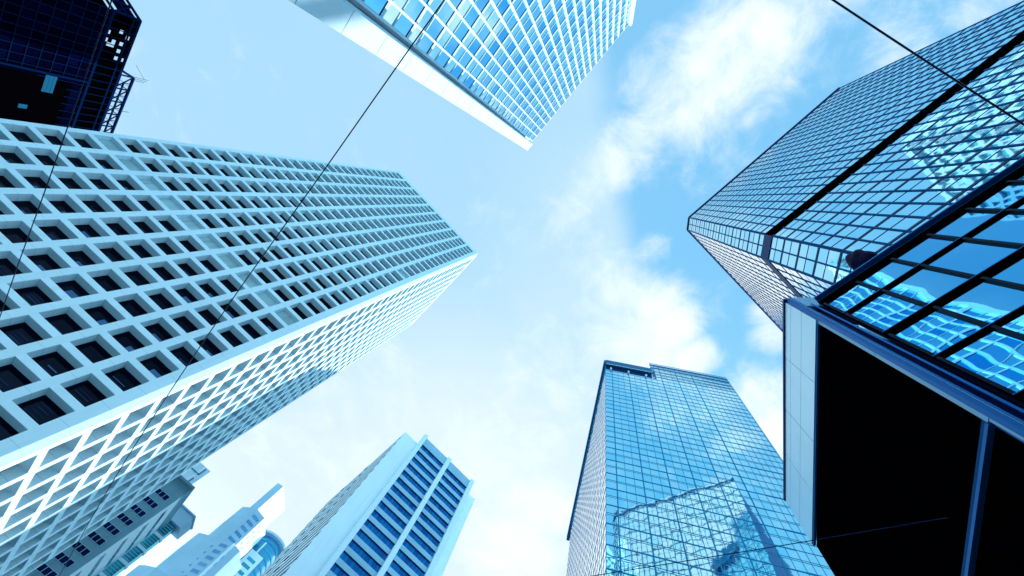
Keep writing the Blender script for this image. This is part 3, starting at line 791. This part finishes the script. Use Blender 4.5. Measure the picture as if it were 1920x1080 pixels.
def stepped_tower():
    c = pol(137, 228); t = thing('apartment_tower', 'hazy grey blue stepped tower with a tall slab pylon on top', 'tower', (c.x, c.y, 0))
    def mass(h, P):     # P: (azimuth, q) corners of the visible roof edge left to right
        return [pol(a, h / q) for a, q in P]
    H1 = 143.6; P1 = mass(H1, [(138.9, .632), (138.3, .641), (137.4, .650), (136.0, .647), (134.4, .622)])
    back = [pol(134.6, 250), pol(139.0, 250)]
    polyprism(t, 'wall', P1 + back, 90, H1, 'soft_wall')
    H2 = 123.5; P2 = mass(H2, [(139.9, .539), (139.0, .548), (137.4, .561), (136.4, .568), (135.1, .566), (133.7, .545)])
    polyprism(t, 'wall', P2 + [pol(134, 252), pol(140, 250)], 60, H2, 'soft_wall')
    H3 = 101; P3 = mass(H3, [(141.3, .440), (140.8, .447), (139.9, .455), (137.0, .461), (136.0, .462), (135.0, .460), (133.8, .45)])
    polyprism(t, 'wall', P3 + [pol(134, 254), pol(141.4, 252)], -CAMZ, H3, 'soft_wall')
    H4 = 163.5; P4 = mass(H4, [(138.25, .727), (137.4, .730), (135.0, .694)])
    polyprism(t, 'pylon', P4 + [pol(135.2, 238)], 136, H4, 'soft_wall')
    def fr(a, b):
        d = b - a; f = Face(a.x, a.y, math.degrees(math.atan2(d.y, d.x)))
        if f.n.dot(-a) < 0: f.n = -f.n
        return f, d.length
    m = MB(); _a, _b = P4[1], P4[2]; _d = (_b - _a).normalized(); _n = Vector((_d.y, -_d.x)); m.prism([tuple(_a), tuple(_b), tuple(_b + _n * .12), tuple(_a + _n * .12)], 138 + CAMZ, H4 - .15 + CAMZ); m.build('sunlit_side', 'white_panel', t)  # pylon's sunlit side painted whiter than its grey slab
    # window columns on the front planes
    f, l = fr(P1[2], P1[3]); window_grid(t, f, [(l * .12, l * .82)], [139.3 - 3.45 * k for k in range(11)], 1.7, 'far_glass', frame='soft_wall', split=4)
    g, l = fr(P1[3], P1[4]); 
    m = MB(); g.box(m, .1, l - .1, 0, .25, 90, H1 - .1); m.build('sunlit_side', 'white_panel', t)  # upper mass: white overlay painted for the sunlit side
    for k in range(9):
        for q in range(2): 
            m = MB(); g.box(m, 1.5 + q * 3.2, 2.9 + q * 3.2, .25, .3, 139 - 3.45 * k, 140.6 - 3.45 * k); m.build('window', 'soft_wall' if (k or q == 0) else 'far_glass', t)
    f, l = fr(P2[3], P2[4])
    f2, l2 = fr(P2[2], P2[3]); window_grid(t, f2, [(l2 * .1, l2 * .85)], [120.0 - 3.4 * k for k in range(13)], 1.7, 'far_glass', frame='soft_wall', split=4)
    g, l = fr(P2[3], P2[5])
    m = MB(); g.box(m, .1, l - .1, .3, .9, 60, H2 - .1); m.build('sunlit_side', 'white_panel', t)  # shoulder: sunlit side painted white over the grey mass
    for k in range(12):
        for q in range(3):
            m = MB(); g.box(m, 1.2 + q * 2.6, 2.3 + q * 2.6, .9, .96, 119 - 3.4 * k, 120.9 - 3.4 * k); m.build('window', 'far_glass' if (k + q) % 3 else 'soft_wall', t)
    fl, l = fr(P2[0], P2[2])
    for s in (l * .28, l * .82):
        for k in range(12):
            m = MB(); fl.box(m, s, s + .9, 0, .08, 118.5 - 3.4 * k, 119.5 - 3.4 * k); m.build('window', 'far_glass', t)
    fl, l = fr(P1[0], P1[2])
    m = MB()
    for k in range(9): fl.box(m, .8, l - 1.2, 0, .15, 140 - 1.1 * k, 140.5 - 1.1 * k)
    m.build('louvre', 'grey_spandrel', t)
stepped_tower()
def round_tower():
    c = pol(133.1, 246); t = thing('office_tower', 'round glass tower under a flat disc roof, between the stepped tower and the banded tower', 'tower', (c.x, c.y, 0))
    n = 40
    def ring(r): return [(c.x + r * math.cos(2 * math.pi * k / n), c.y + r * math.sin(2 * math.pi * k / n)) for k in range(n)]
    m = MB(); m.prism(ring(10.2), 149.4 + CAMZ, 150.6 + CAMZ); m.build('roof_disc', 'soft_wall', t)
    m = MB(); m.prism(ring(7.8), -CAMZ + CAMZ, 149.4 + CAMZ); m.build('wall', 'far_glass', t)
    m = MB()
    for k in range(30):
        h = 146 - 3.4 * k
        pts = ring(8.0); m.prism(pts, h + CAMZ, h + .8 + CAMZ)
    m.build('floor_band', 'bay_glass', t)
    for a in (150, 185, 222, 262, 300):
        p = (c.x + 8.2 * math.cos(R(a)), c.y + 8.2 * math.sin(R(a)))
        m = MB(); m.prism([(p[0] + .6 * math.cos(R(b)), p[1] + .6 * math.sin(R(b))) for b in (0, 90, 180, 270)], 20, 147); m.build('pier', 'white_panel', t)
    b = pol(133.9, 236); f = Face(b.x, b.y, 45); f.n = Vector((math.cos(R(-45)), math.sin(R(-45))))
    m = MB(); f.box(m, -1.5, 6, -6, 0, -CAMZ, 138); m.build('annex', 'white_panel', t)
    for k in range(13):
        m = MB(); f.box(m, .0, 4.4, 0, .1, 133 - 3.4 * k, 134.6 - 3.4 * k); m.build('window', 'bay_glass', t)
round_tower()
def reflected_tower():
    t = thing('office_tower', 'pale gridded tower with teal glass, seen only mirrored in the dark framed tower', 'tower', (55, -85, 0))
    f = Face(33, -63, -44); f.n = Vector((math.cos(R(46)), math.sin(R(46))))
    g = Face(33, -63, -134); g.n = Vector((math.cos(R(136)), math.sin(R(136))))
    m = MB(); f.box(m, .6, 33.4, -26, -.6, -CAMZ, 141); m.build('wall', 'bay_glass', t)
    m = MB()
    for w_, n in ((f, 11), (g, 9)):
        for k in range(n + 1): w_.box(m, k * 3.05, k * 3.05 + .8, -.7, 0, -CAMZ, 142)
        for k in range(34): w_.box(m, 0, n * 3.05 + .8, -.69, -.08, 2 + k * 4.2, 3.4 + k * 4.2)
    m.build('concrete_grid', 'soft_wall', t)
    m = MB(); f.box(m, -.5, 34.8, -28, .4, 141, 144); m.build('roof', 'soft_wall', t)
    m = MB(); f.box(m, 8, 24, -20, -6, 144, 148); m.build('roof_plant', 'bay_glass', t)
reflected_tower()
# ------------------------------------------------------------------ overhead cables
def cable(label, pts, r, h, sag):
    t0 = Vector((pts[0][0], pts[0][1], 0)); P = []
    # smooth polyline through plan-view points taken from image pixels
    n = 60
    for i in range(n + 1):
        u = i / n * (len(pts) - 1); k = min(int(u), len(pts) - 2); w_ = u - k
        g = lambda j: Vector((*pts[max(0, min(len(pts) - 1, j))], 0))
        p0, p1, p2, p3 = g(k - 1), g(k), g(k + 1), g(k + 2)
        q = .5 * ((2 * p1) + (p2 - p0) * w_ + (2 * p0 - 5 * p1 + 4 * p2 - p3) * w_ ** 2 + (3 * p1 - p0 - 3 * p2 + p3) * w_ ** 3)
        x = i / n * 2 - 1; q.z = CAMZ + h + sag * x * x * 0; P.append(q)
    m = MB(); m.tube(P, r, 6); o = m.build('overhead_cable', 'cable', None, smooth=True)
    o['label'] = label; o['category'] = 'cable'; o['group'] = 'cables strung over the street'
def line(pts, h, ext0, ext1):
    # straight least squares line through plan points from image pixels, extended both ways
    n = len(pts); mx = sum(p[0] for p in pts) / n; my = sum(p[1] for p in pts) / n
    a = Vector(pts[-1]) - Vector(pts[0]); return pts
cable('longest thin black cable, from the finned tower down across the white grid tower', [(2.3, -6.6), (-.1, -4.45), (-2.2, -2.42), (-4.29, -.34), (-6.2, 1.55), (-8.2, 3.6), (-10.2, 5.72), (-12.26, 8.04), (-14.3, 10.4)], .0085, 6, 0)
cable('short steep cable crossing the left end of the white grid tower and the black tower', [(-5.8, -4.6), (-8.1, -2.05), (-9.7, -.3), (-11.3, 1.42), (-12.9, 3.2), (-14.5, 5.1)], .0085, 6, 0)
cable('black cable across the sky and the dark framed tower at top right', [(1.3, -2.78), (2.34, -2.12), (3.4, -1.46), (4.49, -.79), (5.6, -.1)], .0105, 6, 0)
cable('thin black cable across the foot of the blue mirror glass tower', [(-1.4, 7.22), (.16, 6.54), (1.81, 5.83), (3.46, 5.12), (5.1, 4.4)], .0075, 6, 0)

# ------------------------------------------------------------------ bundle on the roof edge
def bundle():
    c = Vector((11.0, 2.6, 20.2 + CAMZ))
    bpy.ops.mesh.primitive_ico_sphere_add(subdivisions=3, radius=1, location=(0, 0, 0)); o = bpy.context.object; o.name = 'cloth_bundle'
    me = o.data
    for v in me.vertices:
        p = v.co; k = 1 + .12 * math.sin(5 * p.x + 2) + .1 * math.sin(7 * p.z + p.y * 3)
        w_ = .5 - .08 * p.z
        v.co = Vector((p.x * w_ * k, p.y * .48 * k * (1 - .2 * p.z), p.z * .75 * k))
        if p.z > .6 and abs(p.y) > .35: v.co.y *= 1.5; v.co.z += .1
    me.materials.append(MATS['maroon_cloth']); me.polygons.foreach_set('use_smooth', [True] * len(me.polygons))
    o.location = c; o.rotation_euler = (.25, -.3, 0)
    o['label'] = 'dark maroon cloth bundle poking out over the edge of the near glass block'; o['category'] = 'bundle'
bundle()
for r in ROOTS:
    if '_o' in r: del r['_o']
